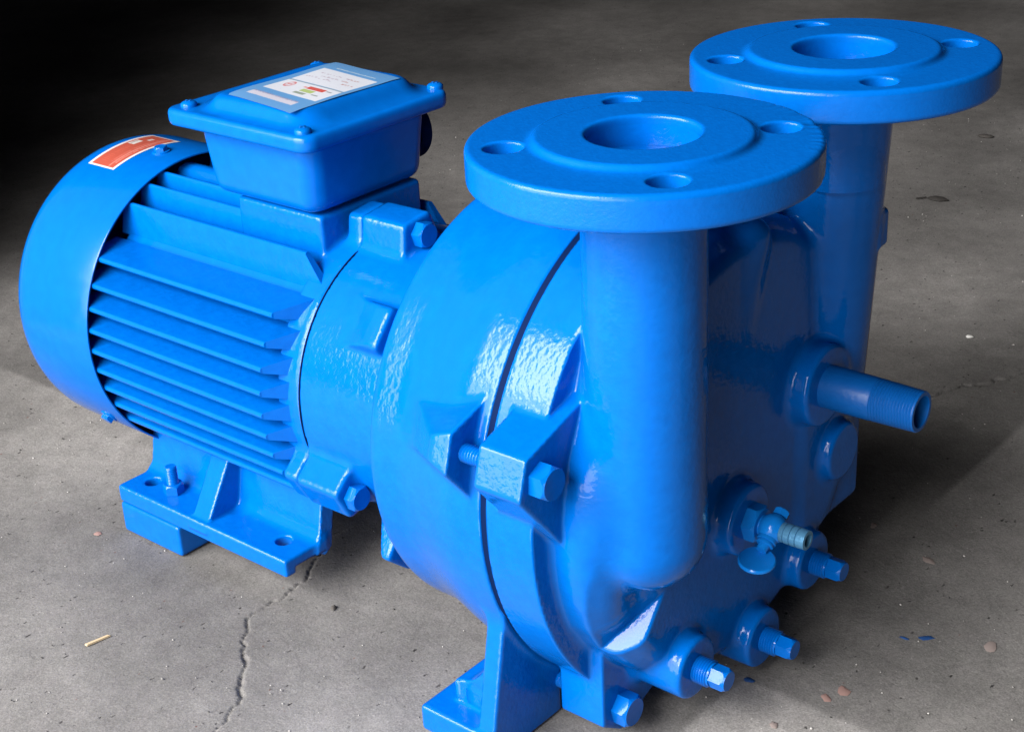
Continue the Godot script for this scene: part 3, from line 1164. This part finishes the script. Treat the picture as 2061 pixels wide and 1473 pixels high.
# ================================================================ bolts, plugs, valve, nipple
func build_fittings() -> void:
	for k in 5:
		var a := deg_to_rad(LUGS[k])
		var at := Vector3(cos(a) * 0.1555, CY + sin(a) * 0.1555, -0.0238)
		bolt(at, Vector3(0, 0, 1), 0.0170, 0.0098, 0.25 + k * 0.7, 0.056, pump)
	for b: Array in [[-0.0616, 0.0462, 0.1], [0.0086, 0.0263, 0.5], [0.064, 0.0508, 0.3]]:
		var p := put("plug", thread(Vector3(b[0], b[1], 0.008), Vector3(0, 0, 1), 0.0079, 0.0125, 0.0016), M.bolt)
		put("plug_head", hexhead(Vector3(b[0], b[1], 0.0195), Vector3(0, 0, 1), 0.0118, 0.0108, b[2]), M.bolt, p)
	# threaded nipple
	var pr := PackedVector2Array([Vector2(0.0128, 0), Vector2(0.0126, 0.030)])
	var y := 0.0315
	while y < 0.057:
		pr.append(Vector2(0.01195 - (y - 0.03) * 0.02, y))
		pr.append(Vector2(0.01255 - (y - 0.03) * 0.02, y + 0.0007))
		pr.append(Vector2(0.01255 - (y - 0.03) * 0.02, y + 0.0010))
		y += 0.0018
	pr.append(Vector2(0.0115, 0.0585))
	pr.append(Vector2(0.0094, 0.0585))
	pr.append(Vector2(0.0092, 0.010))
	pr.append(Vector2(0.0, 0.010))
	var nip := put("pipe_nipple", lathe(pr, xf(Vector3(0.0670, 0.168, 0.0125), Vector3(0, 0, 1)), 56), M.nipple)
	nip.set_meta("label", "threaded pipe nipple with worn paint")
	# small drain cock
	var ax := Vector3(0, 0, 1)
	var o := Vector3(-0.0125, 0.117, 0.0118)
	var v := put("drain_cock", lathe(PackedVector2Array([Vector2(0.0062, 0.006), Vector2(0.0060, 0.0085), Vector2(0.0072, 0.0100), Vector2(0.0083, 0.0122), Vector2(0.0086, 0.0145), Vector2(0.0083, 0.0168), Vector2(0.0070, 0.0190), Vector2(0.0058, 0.0205), Vector2(0.0, 0.0205)]), xf(o, ax), 36), M.valve)
	put("hex_collar", hexhead(o, ax, 0.0190, 0.0078, 0.15), M.valve, v)
	put("hose_tail", lathe(PackedVector2Array([Vector2(0.0056, 0.019), Vector2(0.0056, 0.0228), Vector2(0.0052, 0.0229), Vector2(0.0057, 0.0235), Vector2(0.0057, 0.0268), Vector2(0.0052, 0.0269), Vector2(0.0058, 0.0275), Vector2(0.0057, 0.0305), Vector2(0.0052, 0.0306), Vector2(0.0057, 0.0312), Vector2(0.0055, 0.036), Vector2(0.0037, 0.0362), Vector2(0.0036, 0.026), Vector2(0.0, 0.026)]), xf(o, ax), 32), M.brass, v)
	var key := Vector3(-0.84, -0.54, 0).normalized()
	var b := o + ax * 0.0145
	put("cock_stem", lathe(PackedVector2Array([Vector2(0.0054, 0.006), Vector2(0.0056, 0.0085), Vector2(0.0046, 0.0088), Vector2(0.0050, 0.0096), Vector2(0.0050, 0.0106), Vector2(0.0034, 0.0110), Vector2(0.0030, 0.0145), Vector2(0.0, 0.0145)]), xf(b, key), 28), M.valve, v)
	put("cock_nut", hexhead(b - key * 0.0078, -key, 0.0082, 0.0042, 0.2), M.valve, v)
	var up := Vector3(-0.12, 0.985, 0.12)
	put("cock_handle", lathe(PackedVector2Array([Vector2(0, -0.0012), Vector2(0.0096, -0.0012), Vector2(0.0105, -0.0006), Vector2(0.0105, 0.0005), Vector2(0.0098, 0.0012), Vector2(0.0, 0.0012)]), xf(b + key * 0.0195 + Vector3(0, -0.0015, 0.0), up), 40), M.valve, v)
	# spacer block under the heel of the motor foot, and its stud and nut
	for x: float in [-0.0995, 0.0741]:
		var o2 := put("spacer_block", castings.block[0], M.smooth)
		o2.position = Vector3(x, 0, -0.4152)
	var stud := put("stud", thread(Vector3(-0.0949, 0.036, -0.4052), Vector3.UP, 0.0042, 0.0215, 0.0013), M.bolt)
	put("stud_nut", hexhead(Vector3(-0.0949, 0.0372, -0.4052), Vector3.UP, 0.0130, 0.0072, 0.35), M.bolt, stud)


# ================================================================ things lying on the floor
func blob(st: SurfaceTool, c: Vector3, rx: float, rz: float, ry: float, rng: RandomNumberGenerator, turn := 0.0, n := 11) -> void:
	# an uneven low lump or flake
	var rim := []
	for k in n:
		var a := TAU * k / n
		var f := rng.randf_range(0.72, 1.15)
		rim.append(c + Vector3(cos(a) * rx * f, 0, sin(a) * rz * f).rotated(Vector3.UP, turn))
	var top := c + Vector3(rx * 0.1, ry, 0)
	for k in n:
		var a: Vector3 = rim[k]
		var b: Vector3 = rim[(k + 1) % n]
		var am := a.lerp(top, 0.35) + Vector3(0, ry * 0.45, 0)
		var bm := b.lerp(top, 0.35) + Vector3(0, ry * 0.45, 0)
		quad(st, a, b, bm, am, Vector3.UP + (a - c).normalized())
		tri(st, am, bm, top, Vector3.UP)


func thing_blob(called: String, at: Vector3, rx: float, rz: float, ry: float, mat: Material, turn: float, sd: int, label: String, category: String, group := "") -> void:
	var rng := RandomNumberGenerator.new()
	rng.seed = sd
	var st := SurfaceTool.new()
	st.begin(Mesh.PRIMITIVE_TRIANGLES)
	blob(st, Vector3.ZERO, rx, rz, ry, rng, turn)
	st.generate_normals()
	var o := put(called, st.commit(), mat, self)
	o.position = at
	if category:
		tag(o, label, category, group)


func build_litter() -> void:
	var fl := get_node("floor")
	var rng := RandomNumberGenerator.new()
	rng.seed = 31
	# splashes of old paint in the floor
	var red := plain(Color(0.235, 0.145, 0.125), 0.85)
	var faint := plain(Color(0.225, 0.185, 0.17), 0.85)
	var blue := plain(Color(0.012, 0.05, 0.16), 0.5)
	var spots := [[0.0233, 0.0552, 0.006, 0.0045, red], [0.0117, 0.0498, 0.005, 0.0032, red], [-0.0276, 0.0388, 0.004, 0.003, faint], [0.1138, 0.1039, 0.007, 0.0045, faint], [0.1803, 0.0305, 0.007, 0.004, faint], [-0.1269, -0.4603, 0.004, 0.003, red], [0.0993, 0.069, 0.006, 0.003, blue], [0.0915, 0.0585, 0.004, 0.0015, blue], [-0.0003, 0.0052, 0.0045, 0.003, blue], [0.2, -0.02, 0.005, 0.003, faint]]
	for s: Array in spots:
		var st := SurfaceTool.new()
		st.begin(Mesh.PRIMITIVE_TRIANGLES)
		blob(st, Vector3(s[0], -0.00035, s[1]), s[2] * 0.85, s[3] * 0.85, 0.00045, rng, rng.randf() * 3)
		st.generate_normals()
		put("paint_splash", st.commit(), s[4], fl)
	# a pale splinter of wood
	var spl := prism(PackedVector2Array([Vector2(-0.008, -0.0009), Vector2(0.0075, -0.0012), Vector2(0.0088, 0.0004), Vector2(-0.0072, 0.0011)]), Transform3D(Basis(Vector3.UP, -0.24), Vector3.ZERO), 0.0, 0.0012, 0.0003)
	var o := put("wood_splinter", spl, plain(Color(0.42, 0.33, 0.20), 0.8), self)
	o.position = Vector3(-0.2093, 0.0, -0.348)
	tag(o, "pale yellow wood splinter on the concrete left of the crack", "splinter")
	# dark leaf with its stalk
	var leaf := Node3D.new()
	leaf.name = "dry_leaf"
	add_child(leaf)
	leaf.position = Vector3(0.838, 0.0, -0.287)
	tag(leaf, "dark dry leaf lying on the floor to the right of the far flange", "leaf")
	var st := SurfaceTool.new()
	st.begin(Mesh.PRIMITIVE_TRIANGLES)
	blob(st, Vector3(0, 0.001, 0), 0.0055, 0.0125, 0.003, rng, 0.25, 13)
	st.generate_normals()
	var dk := plain(Color(0.02, 0.018, 0.016), 0.8)
	put("leaf_blade", st.commit(), dk, leaf)
	put("stalk", prism(PackedVector2Array([Vector2(-0.0005, -0.008), Vector2(0.0005, -0.008), Vector2(0.0008, 0.004), Vector2(-0.0008, 0.004)]), Transform3D(Basis(Vector3.UP, 0.9), Vector3(-0.004, 0.001, -0.014)), 0, 0.001), dk, leaf)
	thing_blob("dry_leaf_scrap", Vector3(1.077, 0.0005, -0.341), 0.006, 0.010, 0.002, plain(Color(0.06, 0.055, 0.05), 0.8), 0.2, 4, "small grey leaf scrap on the floor beyond the dark leaf, towards the upper right", "leaf")
	thing_blob("plaster_crumb", Vector3(0.5268, 0.0, -0.1036), 0.0022, 0.0035, 0.0016, plain(Color(0.6, 0.6, 0.57), 0.8), 0.4, 6, "white plaster crumb on the floor above the threaded nipple, the largest there", "crumb")
	thing_blob("pebble", Vector3(-0.0935, 0.0, -0.252), 0.003, 0.0018, 0.0016, plain(Color(0.05, 0.045, 0.04), 0.8), 0.4, 7, "dark flat chip of stone on the concrete just right of the crack", "chip")
	# loose grit
	var grain := SurfaceTool.new()
	grain.begin(Mesh.PRIMITIVE_TRIANGLES)
	blob(grain, Vector3.ZERO, 0.0007, 0.0006, 0.0006, rng, 0.0, 5)
	grain.generate_normals()
	var mm := MultiMesh.new()
	mm.transform_format = MultiMesh.TRANSFORM_3D
	mm.use_colors = true
	mm.mesh = grain.commit()
	mm.instance_count = 3600
	for k in 3600:
		var x := rng.randf_range(-0.36, 1.3)
		var z := rng.randf_range(-1.0, 0.2)
		var s := rng.randf_range(0.4, 1.0) * (1.0 + 0.8 * pow(rng.randf(), 6))
		mm.set_instance_transform(k, Transform3D(Basis(Vector3.UP, rng.randf() * TAU).scaled(Vector3.ONE * s), Vector3(x, -0.0004, z)))
		var v := 0.05 if rng.randf() < 0.6 else rng.randf_range(0.14, 0.42)
		mm.set_instance_color(k, Color(v, v * 0.97, v * 0.92))
	var gm := plain(Color(1, 1, 1), 0.9)
	gm.vertex_color_use_as_albedo = true
	var gi := MultiMeshInstance3D.new()
	gi.name = "grit"
	gi.multimesh = mm
	gi.material_override = gm
	gi.set_meta("kind", "stuff")
	gi.set_meta("label", "loose sandy grit scattered over the floor")
	gi.set_meta("category", "grit")
	add_child(gi)
